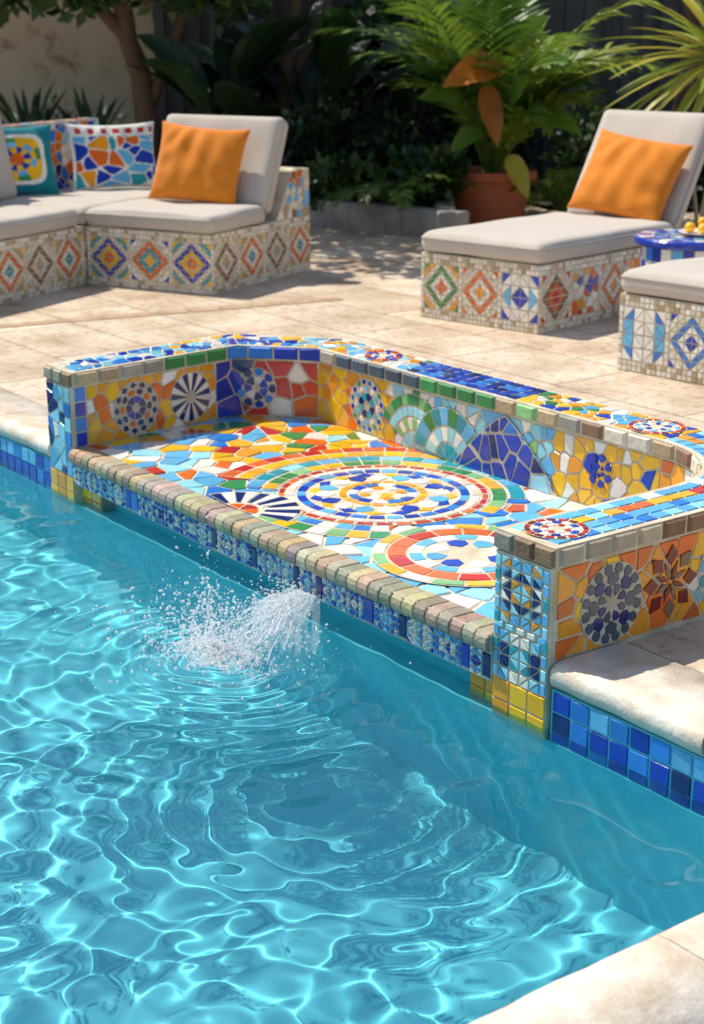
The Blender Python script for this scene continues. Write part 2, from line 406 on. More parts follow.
def xcap(s_,w_,h):
    c=pmid.c; i=0
    while i<len(c)-2 and s_>c[i+1]: i+=1
    f=(s_-c[i])/(c[i+1]-c[i]); a=Vector(IN[i]).lerp(Vector(IN[i+1]),f); b=Vector(OUT[i]).lerp(Vector(OUT[i+1]),f)
    p=a.lerp(b,w_); return (p.x,p.y,ZC1+h)
XW=.24
xcapm=lambda s_,w_,h: xcap(s_,w_/XW,h)
bench=empty('mosaic_bench',(-4.9,3.15,0)); tag(bench,'long mosaic tiled bench with raised curved back built into the pool edge','bench')
def bpart(mb,name,mats,**k):
    o=mb.build(name,mats,bench,**k); o.location=-Vector(bench.location); return o
def ring(mb,a,b,z0,z1,m=0):
    n=len(a)
    for i in range(n-1):
        A,B=a[i],a[i+1];C,D_=b[i],b[i+1]
        mb.face([(*A,z0),(*B,z0),(*B,z1),(*A,z1)],m=m); mb.face([(*C,z0),(*D_,z0),(*D_,z1),(*C,z1)],m=m)
        mb.face([(*A,z1),(*B,z1),(*D_,z1),(*C,z1)],m=m); mb.face([(*A,z0),(*B,z0),(*D_,z0),(*C,z0)],m=m)
    for i in (0,n-1): mb.face([(*a[i],z0),(*b[i],z0),(*b[i],z1),(*a[i],z1)],m=m)
# --- back panel: inner mosaic
mb=MB(); ring(mb,IN,OUT,-.02,ZC0,1); xi=xin()
SA=pin.c[1]; SB=pin.c[2]; SC=pin.c[3]
v0,v1=ZS+.004,ZC0-.004
bx=lambda x: SB+(x+6.07)
def backcol(s_,v):
    if s_<.80: return random.choice(cols('amber amber yellow orange amber white'))
    if s_<SB:
        f=(s_-.8)/(SB-.8)
        return random.choice(cols('blue royal royal navy white sky royal') if f<.36 else cols('red red orange red yellow red white amber royal'))
    x=s_-SB-6.07
    if x<-5.5: return random.choice(cols('yellow yellow amber yellow white orange'))
    if x<-5.22: return random.choice(cols('cyan sky lgreen green white cyan'))
    if x<-4.45: return random.choice(cols('cyan sky white cyan white sky lgreen'))
    if x<-3.9: return random.choice(cols('yellow yellow yellow white amber royal yellow'))
    return random.choice(cols('yellow yellow amber white yellow royal orange'))
for k in range(4):
    z0=v0+(v1-v0)*k/4; tilerow(mb,.002,.062,z0,z0+(v1-v0)/4,1,lambda u,v:P[random.choice(['royal','blue'])],xi)
mosaic(mb,.064,.80,v0,v1,.060,backcol,xi,gap=.006)
mosaic(mb,.80,SB,v0,v1,.08,backcol,xi,gap=.008)
mosaic(mb,SB,bx(-5.2),v0,v1,.058,backcol,xi,gap=.006)
mosaic(mb,bx(-5.2),SC,v0,v1,.062,backcol,xi,gap=.0065,an=.75)
mosaic(mb,SC,pin.L-.01,v0,v1,.066,backcol,xi,gap=.007)
zm=(v0+v1)/2
def peak(cx,hw,ht,hg,size,pal,lt,ex=1.6):
    n=12; pts=[(bx(cx-hw),v0-.002),(bx(cx+hw),v0-.002)]+[(bx(cx+hw*(1-2*k/n)),v0+ht*(1-abs(1-2*k/n)**ex)) for k in range(1,n)]
    mb.face([xi(p[0],p[1],hg) for p in pts],(.5,.5,.5),1)
    mosaic(mb,bx(cx-hw),bx(cx+hw),v0-.002,v0+ht,size,lambda u,v:random.choice(cols(pal)) if random.random()>lt else P['cyan'],xi,hg,hg+.003,gap=.0075,cp=hplanes(pts),an=.62,drop=.12,jit=.5)
medal(mb,bx(-5.34),v0,.25,[(.35,.58,9,'lgreen white','s',0),(.60,.78,11,'cyan','s',0),(.80,1,13,'green green lgreen','s',0),(0,.33,4,'cyan','s',0)],xi,a0=PI*.1,a1=PI*.85,bounds=(SB,SC,v0,v1),h0=.0045,h1=.007)
medal(mb,bx(-5.10),v0,.235,[(0,.34,4,'teal','s',0),(.36,.64,8,'white cyan','s',0),(.66,1,10,'teal green sky','s',0)],xi,a0=PI*.05,a1=PI*.95,bounds=(SB,SC,v0,v1),h0=.0078,h1=.0102)
peak(-4.74,.33,.274,.0112,.10,'royal royal royal navy royal blue',.05,1.25)
medal(mb,.33,zm-.005,.125,[(0,.16,1,'yellow','s',0),(.17,.45,7,'navy royal navy','s',0),(.46,.72,10,'orange navy','p',.5),(.72,1,13,'navy','d',0)],xi,gap=.004)
medal(mb,.645,zm-.005,.122,[(0,.16,1,'tan','s',0),(.17,.98,22,'navy white','s',0)],xi,gap=.003)
medal(mb,SA+.10,zm,.10,[(0,.2,1,'white','s',0),(.2,.6,7,'royal white navy','s',0),(.56,1,9,'royal blue navy','p',.5)],xi,disc=True)
medal(mb,bx(-5.68),zm,.126,[(0,.16,1,'red','s',0),(.18,.48,8,'teal navy','s',0),(.5,.74,12,'sky white','p',.5),(.74,1,16,'royal green royal blue','d',0)],xi)
medal(mb,bx(-4.2),zm+.02,.07,[(0,.4,5,'royal','s',0),(.45,1,7,'royal','p',0)],xi,disc=False,h0=.003)
bpart(mb,'backrest',[M['tile'],M['grout']])
# --- outer mosaic
mb=MB(); xo=xout()
def outcol(s_,v):
    t=pout.L-s_
    if t<.62: return random.choice(cols('orange amber yellow amber amber orange'))
    if t<.9: return random.choice(cols('cyan sky white cyan yellow'))
    return random.choice(cols('cyan sky white yellow royal amber'))
mosaic(mb,.01,1.02,.012,ZC0-.004,.055,outcol,xo); mosaic(mb,1.03,pout.L-.85,.012,ZC0-.004,.07,outcol,xo)
mosaic(mb,pout.L-.85,pout.L-.006,.012,ZC0-.004,.066,outcol,xo,gap=.007)
rr=pout.L
medal(mb,rr-.24,.15,.132,[(0,.14,1,'sky','s',0),(.16,.5,8,'slate navy','p',0),(.40,.78,8,'navy slate','p',.5),(.66,1,16,'slate','p',0)],xo,gap=.003)
medal(mb,rr-.50,.165,.128,[(0,.62,8,'dred brown','d',0),(.42,1,8,'dred dred brown','d',.5)],xo,gap=.003,disc=False,h0=.003,h1=.008)
medal(mb,rr-.75,.16,.12,[(0,.2,4,'yellow','s',0),(.2,.6,8,'cyan white','s',0),(.6,1,12,'sky teal','p',0)],xo)
bpart(mb,'outer_facing',[M['tile'],M['grout']])
# --- cap
mb=MB()
IC=[xin(.008)(s_,0,0)[:2] for s_ in pin.c]; OC=[xout(.008)(s_,0,0)[:2] for s_ in pout.c]
IC[0]=(IN[0][0]+.008,3.138);OC[0]=(OUT[0][0]-.008,3.138);IC[-1]=(IN[-1][0]-.008,3.138);OC[-1]=(OUT[-1][0]+.008,3.138)
ring(mb,IC,OC,ZC0+.0005,ZC1,1)
ML=pmid.L; mA=pmid.c[1]; mB_=pmid.c[2]; mC=pmid.c[3]
mx_=lambda x: mB_+(x+6.115)
def capcol(s_,w_):
    if s_<.5: return random.choice(cols('sky white blue cyan white royal'))
    if s_<mB_: return random.choice(cols('white cyan sky royal blue yellow'))
    x=s_-mB_-6.115
    if x<-5.5: return random.choice(cols('yellow white cyan amber sky white'))
    return random.choice(cols('yellow green royal white yellow amber sky'))
mosaic(mb,.02,mx_(-5.45),.012,XW-.012,.05,capcol,xcapm)
for r in range(4):
    a=.012+r*(XW-.024)/4; tilerow(mb,mx_(-5.45),mx_(-4.72),a,a+(XW-.024)/4,11,lambda u,v:P[random.choice(['royal','royal','blue','navy','blue'])],xcapm,gap=.008)
mosaic(mb,mx_(-4.72),mC,.012,XW-.012,.048,capcol,xcapm)
for r in range(4):
    a=.012+r*(XW-.024)/4
    pal=[['sky','cyan','sky','white'],['orange','amber','cyan','yellow','red'],['sky','blue','sky'],['cyan','sky','blue']][r]
    tilerow(mb,mC,ML-.02,a,a+(XW-.024)/4,[23,24,25,26][r],lambda u,v:P[random.choice(pal)],xcapm,gap=.006)
medal(mb,mx_(-5.72),XW/2,.105,[(0,.2,1,'red','s',0),(.22,.6,9,'royal white','p',0),(.62,1,14,'red royal orange','s',0)],xcapm)
medal(mb,mx_(-4.03),XW/2,.112,[(0,.18,1,'royal','s',0),(.2,.55,10,'white royal','p',0),(.57,.78,16,'white sky','s',0),(.8,1,18,'red dred orange','s',0)],xcapm)
medal(mb,ML-.115,XW/2,.1,[(0,.2,1,'royal','s',0),(.22,.5,8,'red white','p',0),(.52,.76,12,'white royal','s',0),(.79,1,16,'dred red','s',0)],xcapm)
bpart(mb,'capping',[M['tile'],M['grout']])
# --- cap edging stones
mb=MB()
def edgecol(s_,v):
    if s_<.5: c=['brown','grey','tan']
    elif s_<.88: c=['green','brown','green']
    elif s_<SB: c=['royal','blue','royal']
    else:
        x=s_-SB-6.07
        if x<-5.45: c=['grey','slate','brown']
        elif x<-4.95: c=['green','green','lgreen','slate']
        elif x<-4.6: c=['green','tan','lgreen']
        else: c=['tan','brown','grey','cream']
    return P[random.choice(c)]
tilerow(mb,.0,pin.L,ZC0+.002,ZC1-.001,40,edgecol,xin(.008),0,.011,.005,.006,jit=.2)
stone=lambda u,v:P[random.choice(['stone_a','stone_c','grey','brown'])]
tilerow(mb,0,pout.L,ZC0+.002,ZC1-.001,52,stone,xout(.008),0,.011,.005,.006,jit=.2)
for (a,b) in ((OC[0][0],IC[0][0]),(IC[-1][0],OC[-1][0])): tilerow(mb,a-.008,b+.008,ZC0+.002,ZC1-.001,3,stone,lambda u,v,h:(u,3.137-h,v),0,.012,.005,.006,jit=.2)
bpart(mb,'cap_edging',[M['matte_tile'],M['grout']])
# --- seat
mb=MB(); ZF=-.128
mb.box((BL+.002,3.15,ZF+.002),(BR_-.002,4.2,ZS-.001),m=1)
mb.face([(x,y,ZS-.0005) for x,y in IN],m=1)
xs_=lambda u,v,h:(u,v,ZS+.0005+h)
def seatcol(x,y):
    if x<-5.95 and y>4.08+(x+6.36)*.8+.05: return None
    if x>-3.89 and y>3.9 and math.hypot(x+3.89,y-3.9)>.5: return None
    if x<-5.35: 
        return random.choice(cols('yellow orange red yellow white amber sky sky white green blue cyan yellow') if y>3.5 else cols('sky yellow cyan red white orange cyan yellow sky white'))
    if y<3.36: return random.choice(cols('sky cyan blue sky orange white') if x<-4.5 else cols('sky cyan orange sky cyan white'))
    if x>-4.6: return random.choice(cols('cyan white sky white blue cyan white sky orange'))
    return random.choice(cols('yellow cyan white blue green orange sky'))
mosaic(mb,-6.36,-3.44,3.205,4.345,.088,seatcol,xs_,gap=.009,bev=.002,drop=.22,an=1.1)
bd=(-6.22,-3.46,3.21,4.33)
medal(mb,-4.87,3.80,.46,[(.0,.09,1,'royal','s',0),(.10,.22,8,'white amber','p',0),(.22,.31,12,'royal white blue','s',0),(.32,.39,20,'yellow amber','s',0),
  (.40,.60,16,'white sky white royal','p',0),(.54,.66,16,'royal yellow','d',.5),(.67,.76,30,'royal blue royal sky','s',0),(.77,.85,30,'cream white','s',0),(.86,.92,34,'red orange red','s',0)],xs_,bounds=bd)
medal(mb,-4.87,3.80,.46,[(.95,1.08,20,'yellow lgreen green green yellow','s',0)],xs_,bounds=bd,a0=rad(20),a1=rad(225),h0=.0055,h1=.0078)
medal(mb,-4.87,3.80,.46,[(1.1,1.24,18,'teal teal sky teal cyan','s',0)],xs_,bounds=bd,a0=rad(45),a1=rad(222),h0=.0055,h1=.0078)
medal(mb,-4.87,3.80,.46,[(1.27,1.42,12,'yellow amber yellow','s',0),(1.44,1.58,12,'red orange red orange','s',0)],xs_,bounds=bd,a0=rad(118),a1=rad(212),h0=.0055,h1=.0078)
medal(mb,-4.87,3.80,.46,[(.95,1.08,9,'sky blue white','s',0),(1.1,1.27,9,'green white lgreen yellow','s',0)],xs_,bounds=bd,a0=rad(250),a1=rad(325),h0=.0055,h1=.0078)
medal(mb,-4.08,3.57,.345,[(0,.2,1,'royal','s',0),(.21,.46,8,'royal white sky','p',0),(.47,.62,14,'white sky','s',0),(.64,.84,15,'orange red orange','s',0),(.86,1.0,17,'yellow white lgreen','s',0)],xs_,h0=.0085,h1=.0112,bounds=bd)
medal(mb,-5.02,3.20,.26,[(.35,.98,13,'navy white','s',0),(0,.33,3,'orange red','s',0)],xs_,h0=.0085,h1=.011,a0=0.3,a1=PI-.1,bounds=bd,gap=.006)
bpart(mb,'seat',[M['tile'],M['grout']])
# --- seat nosing + blue row
mb=MB(); n=46; a0,a1=BL+.003,BR_-.003
for k in range(n):
    a=a0+(a1-a0)*k/n+.002; b=a0+(a1-a0)*(k+1)/n-.002; c=P[random.choice(['stone_a','stone_b','stone_c','tan'])]; c=tuple(x*random.uniform(.75,1.0) for x in c)
    dz=random.uniform(-.002,.002); dy=random.uniform(-.002,.002)
    pr=[(3.21,.035),(3.135,.0365),(3.118,.032),(3.107,.021),(3.103,.004),(3.105,-.014),(3.113,-.027),(3.15,-.031)]
    rows=[]
    for x,sh in ((a,.004),(a+.004,0),(b-.004,0),(b,.004)): rows.append([(x,y+dy+sh*.6,z+dz-sh*.5*(1 if z>0 else -1)) for y,z in pr])
    mb.grid(rows,c); mb.face(rows[0],c); mb.face(rows[-1],c)
mb.box((a0,3.120,-.026),(a1,3.2,.031),m=1)
bpart(mb,'seat_nosing',[M['matte_tile'],M['grout']],smooth=False)
mb=MB(); mb.box((a0,3.13,ZF),(a1,3.149,-.0265),m=1)
ff=lambda u,v,h:(u,3.129-h,v)
x=a0
while x<a1-.02:
    wd=min(random.choice([.04,.06,.10,.14]),a1-x)
    if wd<.09 and random.random()<.75: mb.tile([(x,ZF+.003),(x+wd,ZF+.003),(x+wd,-.033),(x,-.033)],P[random.choice(['royal','blue','royal','navy'])],ff,gap=.005)
    else: kaleido(mb,x,x+wd,ZF+.003,-.033,max(2,round(wd/.026)),4,'sky white white royal cyan blue',ff,int(x*100),1,gap=.003)
    x+=wd
bpart(mb,'seat_fascia',[M['tile'],M['grout']])
fb=lambda u,v,h:(u,3.169-h,v)
for (a,b) in ((BL,-6.08),(-3.60,BR_)):
    mb=MB(); mb.box((a,3.17,-.28),(b,3.3,ZF-.0005),m=1)
    for r in range(2): tilerow(mb,a,b,ZF-.062-r*.055,ZF-.003-r*.055,2,lambda u,v:P[random.choice(['yellow','amber','yellow'])],fb)
    bpart(mb,'support_block',[M['tile'],M['greygrout']])
# --- end posts
def post(xa,xb,side):
    mb=MB(); mb.box((xa,3.132,-.279),(xb,3.149,ZC0-.001),m=1); mb.box((xa+.001,3.1492,-.279),(xb-.001,3.26,-.0205),m=1)
    f=lambda u,v,h:(u,3.131-h,v)
    zt=ZC0-.006
    if side>0:
        kaleido(mb,xa+.028,xb-.028,.09,zt,4,6,'cyan sky navy cyan amber teal navy white',f,4,1,gap=.005)
        kaleido(mb,xa+.028,xb-.028,-.10,.065,4,4,'cyan white navy sky cyan teal',f,9,1,gap=.005)
        tilerow(mb,xa,xb,.065,.09,5,pick('cyan sky white'),f)
        for a,b in ((xa,xa+.026),(xb-.026,xb)):
            for k in range(9): mb.tile([(a,-.10+k*.045),(b,-.10+k*.045),(b,-.055+k*.045),(a,-.055+k*.045)],P[random.choice(['cyan','sky','teal'])],f)
    else:
        mosaic(mb,xa+.004,xb-.06,-.10,zt,.055,pick('cyan sky white blue cyan navy'),f)
        for k in range(6): mb.tile([(xb-.058,-.1+k*.067),(xb-.002,-.1+k*.067),(xb-.002,-.033+k*.067),(xb-.058,-.033+k*.067)],P[random.choice(['cyan','sky','blue'])],f)
    for r in range(2): tilerow(mb,xa,xb,-.172-r*.072,-.10-r*.072,3,pick('yellow amber yellow'),f)
    bpart(mb,'end_post',[M['tile'],M['grout']])
post(-6.49,-6.26,-1); post(-3.45,-3.21,1)
# ================================================================== SPLASH
ico=bmesh.new(); bmesh.ops.create_icosphere(ico,subdivisions=1,radius=1); ico.verts.ensure_lookup_table()
IV=[v.co.copy() for v in ico.verts]; IF=[tuple(v.index for v in f.verts) for f in ico.faces]
def drop(mb,p,r,st=None):
    n=len(mb.V); p=Vector(p)
    for v in IV:
        q=v*r
        if st is not None: q=q+st*v.dot(st.normalized())
        mb.V.append(tuple(p+q))
    for f in IF: mb.F.append(tuple(n+i for i in f)); mb.C.append((1,1,1)); mb.M.append(0)
mb=MB(); rs=random.Random(3)
base=Vector((-4.30,2.67,WZ)); src=Vector((-4.44,3.125,-.118))
def jetp(t,sx,up,e):
    p=Vector((src.x+sx,src.y,src.z)).lerp(e,t); p.z=src.z+(e.z-src.z)*t*t+up*4*t*(1-t); return p
for k in range(6):
    rows=[]; n=18; m_=11; off=rs.gauss(0,.012); up=.004+.005*k; spread=rs.uniform(.8,1.3); ph=rs.uniform(0,6); w0=rs.uniform(.03,.055)
    e0=base+Vector((rs.gauss(.02,.04),rs.gauss(.09,.06),0)); ends=[rs.uniform(.35,1) for _ in range(m_)]
    for i in range(n+1):
        row=[]
        for j in range(m_):
            a=(j/(m_-1)-.5)*2; t=i/n*ends[j]; e=e0+Vector((a*.14*spread,a*.04,0))
            p=jetp(t,off+a*w0,up*(1-.35*a*a),e); p+=Vector((.014*t*math.sin(11*t+ph+2*a),.010*t*math.sin(14*t+3*a),.016*t*math.sin(9*t+5*a+ph))); row.append(p)
        rows.append(row)
    mb.grid(rows,(1,1,1),1)
for k in range(110):
    sx=rs.gauss(0,.032); e=base+Vector((rs.gauss(.02,.10),rs.gauss(.08,.09),0)); up=abs(rs.gauss(.018,.022)); pts=[];R_=[]
    ph=rs.uniform(0,6); t0=rs.uniform(0,.75); t1=min(1,t0+rs.uniform(.08,.3))
    for i in range(7):
        t=t0+(t1-t0)*i/6; p=jetp(t,sx,up,e)+Vector((math.sin(t*13+ph)*.014*t,math.cos(t*17+ph)*.012*t,math.sin(t*19+ph)*.014*t)); pts.append(p); R_.append((.0011+.0016*math.sin(t*15+ph)**2)*math.sin(PI*(.1+.88*i/6))+.0003)
    mb.tube(pts,R_,(1,1,1),5)
for k in range(1500):
    t=rs.uniform(.1,1)**.7; p=jetp(t,rs.gauss(0,.034),abs(rs.gauss(.02,.035)),base+Vector((rs.gauss(0,.13),rs.gauss(.06,.11),0)))+Vector((rs.gauss(0,.028*t),rs.gauss(0,.028*t),abs(rs.gauss(0,.035*t))))
    d=Vector((rs.gauss(0,1),-1.5,rs.gauss(-.3,.8))).normalized(); r=rs.choice([.0008,.001,.0015,.0015,.002,.003]); drop(mb,p,r,d*r*rs.uniform(0,2))
tag(mb.build('water_jet',[M['spray'],M['sheet']],smooth=True),'thin jet of water pouring from under the mosaic seat into the pool','water jet',kind='stuff')
mb=MB()
for k in range(2600):
    a=rs.uniform(0,2*PI); r=abs(rs.gauss(0,.20)); cl=.45+1.1*abs(math.sin(a*2.5+r*14)); h=abs(rs.gauss(0,.078))*math.exp(-r*2.0)*cl*1.4
    sz=min(.0048,rs.expovariate(720)+.0007); d=Vector((rs.gauss(0,1),rs.gauss(0,1),rs.gauss(0,1))).normalized(); drop(mb,base+Vector((math.cos(a)*r*1.2-.05,math.sin(a)*r*.85-.02,h+.002)),sz,d*sz*rs.uniform(0,1.2))
for k in range(34):
    a=rs.uniform(0,2*PI); r=rs.uniform(.02,.14); l=rs.uniform(.05,.15)*(1-r*2); sp=rs.uniform(.3,1.2); wd=rs.uniform(.15,.45); rows=[]
    for i in range(6):
        t=i/5; row=[]
        for j in range(6):
            b=a+(j/5-.5)*wd/(r+.06)*.25; q=Vector((math.cos(b),math.sin(b)*.85,0)); hh=l*t*(.7+.3*math.sin(j*2.3+k))
            row.append(base+q*(r+sp*hh*.7)+Vector((rs.gauss(0,.003),rs.gauss(0,.003),hh-.35*l*t*t-.01)))
        rows.append(row)
    mb.grid(rows,(1,1,1),1)
    for q in range(14): drop(mb,rows[-1][rs.randrange(6)]+Vector((rs.gauss(0,.022),rs.gauss(0,.022),rs.gauss(.012,.022))),rs.uniform(.0008,.0035))
for k in range(2000):
    a=rs.uniform(0,2*PI); r=.30*rs.random()**.8*(.70+.30*math.sin(3*a+1)); z_=.022*math.exp(-(r/.1)**2)*rs.random(); drop(mb,base+Vector((math.cos(a)*r*1.2-.03,math.sin(a)*r*.8-.01,z_)),rs.uniform(.0015,.0075)*(1.15-r*3))
tag(mb.build('water_splash',[M['spray'],M['sheet']],smooth=True),'white frothy splash of drops on the turquoise pool surface','splash',kind='stuff')
# ================================================================== SOFT THINGS
def softbox(name,sx,sy,sz,r,c,parent,bulge=.015,cuts=15,mat='fabric',loc=(0,0,0),rot=None,seed=0):
    bm=bmesh.new(); bmesh.ops.create_cube(bm,size=2); bmesh.ops.subdivide_edges(bm,edges=bm.edges[:],cuts=cuts,use_grid_fill=True)
    hx_,hy,hz=sx/2,sy/2,sz/2
    for v in bm.verts:
        x,y,z=v.co
        f=lambda t:math.sin(t*PI/2)
        p=Vector((f(x)*hx_,f(y)*hy,f(z)*hz)); q=Vector((max(-hx_+r,min(hx_-r,p.x)),max(-hy+r,min(hy-r,p.y)),max(-hz+r,min(hz-r,p.z))))
        d=p-q
        if d.length>1e-7: p=q+d.normalized()*r
        b=(1-x**4)*(1-y**4)
        p.z+=bulge*b*(1 if z>0 else -.3)+(.007*math.sin(7*p.x+seed)*math.sin(6*p.y+seed*2)+.004*math.sin(15*p.x-9*p.y+seed))*b
        v.co=p
    me=bpy.data.meshes.new(name); bm.to_mesh(me); bm.free()
    me.materials.append(M[mat]); me.polygons.foreach_set('use_smooth',[True]*len(me.polygons))
    a=me.attributes.new('Col','FLOAT_COLOR','FACE'); a.data.foreach_set('color',np.tile(np.array([*c,1],dtype=np.float32),len(me.polygons)))
    o=bpy.data.objects.new(name,me); COL.objects.link(o); o.parent=parent; o.location=loc
    if rot: o.rotation_euler=rot
    return o
def piping(name,sx,sy,z,r,c,parent,loc):
    mb=MB(); pts=[]
    hx_,hy=sx/2,sy/2; cr=.04
    for (cx,cy,a0) in ((hx_-cr,hy-cr,0),(-hx_+cr,hy-cr,PI/2),(-hx_+cr,-hy+cr,PI),(hx_-cr,-hy+cr,1.5*PI)):
        for k in range(5): a=a0+PI/2*k/4; pts.append((cx+cr*math.cos(a),cy+cr*math.sin(a),z))
    pts.append(pts[0]); mb.tube(pts,[r]*len(pts),c,6,cap=False); return mb.build(name,M['fabric'],parent,True,loc)
CL=hx('c6bcae')
def pillow(name,label,pos,ang,lean,wd,ht,th,colfn,roll=0,cat='pillow',n=44):
    n_=Vector((math.cos(ang),math.sin(ang),0)); z=Vector((0,0,1)); nn=(n_*math.cos(lean)+z*math.sin(lean)); u=(z*math.cos(lean)-n_*math.sin(lean)); x=u.cross(nn)
    me=bpy.data.meshes.new(name); V=[];C=[];Fs=[]
    for side in (1,-1):
        for j in range(n+1):
            for i in range(n+1):
                a=-1+2*i/n; b=-1+2*j/n
                t=th/2*((1-a*a)*(1-b*b))**.42
                t+=(.010*math.sin(9*a+3*b+wd*50)*math.sin(5*b-4*a)+.008*math.sin(17*a*b+4*a))*(1-a*a)*(1-b*b)**.5
                px=wd/2*a*(1-.09*(1-b*b)*abs(a)); py=ht/2*b*(1-.09*(1-a*a)*abs(b))
                V.append((px,py+ht/2,side*t)); C.append((*colfn(a,b),1))
        o=0 if side>0 else (n+1)**2
        for j in range(n):
            for i in range(n):
                q=[o+j*(n+1)+i,o+j*(n+1)+i+1,o+(j+1)*(n+1)+i+1,o+(j+1)*(n+1)+i]; Fs.append(q if side>0 else q[::-1])
    me.from_pydata(V,[],Fs)
    at=me.attributes.new('Col','FLOAT_COLOR','POINT'); at.data.foreach_set('color',np.array(C,dtype=np.float32).ravel())
    me.polygons.foreach_set('use_smooth',[True]*len(Fs)); me.materials.append(M['fabric']); me.update()
    o=bpy.data.objects.new(name,me); COL.objects.link(o)
    mt=Matrix.Identity(4)
    for i in range(3): mt[i][0]=x[i]; mt[i][1]=u[i]; mt[i][2]=nn[i]
    o.matrix_world=Matrix.Translation(pos)@mt@Matrix.Rotation(roll,4,'Z')
    return tag(o,label,cat)
# ------------------------------------------------------------------ loungers
def panelset(mb,u0,u1,xf,styles,zt=.425,seed=1):
    for r in range(2): 
        tilerow(mb,u0,u1,.004+r*.03,.034+r*.03,round((u1-u0)/.034),pick('cream tan cream white'),xf,gap=.005)
        tilerow(mb,u0,u1,zt-.064+r*.03,zt-.034+r*.03,round((u1-u0)/.034),pick('cream tan cream white'),xf,gap=.005)
    n=max(1,round((u1-u0)/.34)); d=(u1-u0)/n
    for k in range(n):
        a=u0+k*d; st,pal=styles[k%len(styles)]
        for z in range(8): 
            h_=(zt-.13)/8; mb.tile([(a,.065+z*h_),(a+.03,.065+z*h_),(a+.03,.065+z*h_+h_),(a,.065+z*h_+h_)],P[random.choice(['cream','cream','white'])],xf)
        if st=='m': mosaic(mb,a+.032,a+d,.065,zt-.066,.06,pick(pal),xf,gap=.007)
        else: kaleido(mb,a+.032,a+d,.065,zt-.066,6 if st==0 else 4,6 if st==0 else 4,pal,xf,seed*10+k,st,gap=.005)
def lounger_base(mb,w_,l,front,right,left=None,h=.425,seed=1):
    mb.box((0,0,0),(w_,l,h),m=1)
    panelset(mb,0,w_,lambda u,v,h_:(u,-.0005-h_,v),front,h,seed)
    panelset(mb,0,l,lambda u,v,h_:(w_+.0005+h_,u,v),right,h,seed+1)
    if left: panelset(mb,0,l,lambda u,v,h_:(-.0005-h_,l-u,v),left,h,seed+2)
    panelset(mb,0,w_,lambda u,v,h_:(w_-u,l+.0005+h_,v),[('m','cream tan white sky')],h,seed+3)
def lounger(label,loc,rz,w_,l,ls,hb,tilt,front,right,left,seed,block=False):
    t=empty('sun_lounger',loc,rz); tag(t,label,'lounger')
    mb=MB(); lounger_base(mb,w_,l,front,right,left,seed=seed); mb.build('base',[M['tile'],M['grout']],t)
    c=softbox('seat_cushion',w_+.03,ls,.125,.05,CL,t,loc=(w_/2,ls/2-.012,.49),seed=seed)
    piping('piping',w_+.022,ls-.008,.0,.007,tuple(x*.75 for x in CL),c,(0,0,.028))
    th_=.15 if block else .12
    b=softbox('backrest',w_*.96,hb,th_,.045,CL,t,bulge=.02,loc=(w_/2,ls+math.sin(tilt)*hb/2+.05,.50+math.cos(tilt)*hb/2),rot=(PI/2-tilt,0,0),seed=seed+3)
    piping('piping',w_*.96-.008,hb-.008,0,.007,tuple(x*.75 for x in CL),b,(0,0,.03))
    if block:
        mb=MB(); y0=ls+.14; y1=l-.004; z0=.4255; z1=.78; q=[(y0,z0),(y1,z0),(y1,z1),(y0+.24,z1)]
        for x in (.004,w_-.004): mb.face([(x,a,b_) for a,b_ in q],m=1)
        for i in range(4): mb.face([(.004,*q[i]),(w_-.004,*q[i]),(w_-.004,*q[(i+1)%4]),(.004,*q[(i+1)%4])],m=1)
        hp=hplanes(q); mosaic(mb,y0,y1,z0,z1,.055,pick('cream tan white cream brown sky orange'),lambda u,v,h:(w_-.0035+h,u,v),cp=hp,gap=.007)
        mosaic(mb,0.01,w_-.01,z0,z1,.06,pick('cream tan white cream'),lambda u,v,h:(u,y1+.0005+h,v))
        mb.build('back_support',[M['tile'],M['grout']],t)
        return t
    yb=ls+.13
    for x in (.12,w_-.12):
        mb=MB(); mb.tube([(x,yb,.425),(x,yb+.05+math.sin(tilt)*hb*.75,.45+math.cos(tilt)*hb*.72)],[.016,.016],hx('8a8379'),8); mb.build('backrest_rail',M['paint'],t,True)
        mb=MB(); mb.tube([(x,yb+math.sin(tilt)*hb*.6+.1,.425),(x,yb+math.sin(tilt)*hb*.55,.45+math.cos(tilt)*hb*.55)],[.014,.014],hx('8a8379'),8); mb.build('backrest_strut',M['paint'],t,True)
    return t
# concentric diamonds: three colours inside the diamond, three toward the corners
DI=(0,'amber white orange cream cream orange'); DI2=(0,'orange white green cream amber green'); DB=(0,'royal white blue cream white royal'); LB=(1,'royal white sky white royal white blue')
WM=(0,'red orange brown cream cream red'); YB_=(0,'orange yellow royal cream teal yellow'); YR=(0,'yellow teal orange cream white royal'); BR=(0,'tan cream brown cream cream tan'); BC=(0,'teal white orange cream tan yellow'); CM=('m','cream white cream red royal orange white amber')
lounger('pale grey sun lounger with orange diamond tiles, in front of the terracotta pot',(-8.07,6.60,0),rad(11),.94,1.95,1.56,.86,rad(32),[DI2,DI,LB],[WM,CM,DI,CM,BR],[CM,WM],3)
lounger('sun lounger with blue and white lattice tiles at the right edge of the photo',(-6.13,6.43,0),rad(6),.94,1.95,1.5,.86,rad(32),[LB,DB,LB],[DB,LB,CM],[(1,'royal white sky yellow white'),LB],5)
lounger('upright grey lounger with yellow and blue diamond tiles, joined to the corner sofa',(-10.59,5.50,0),rad(25),1.08,1.40,.76,.72,rad(24),[YB_,YR,YB_],[BR,BC,BR,BC],[CM,BR],8,True)
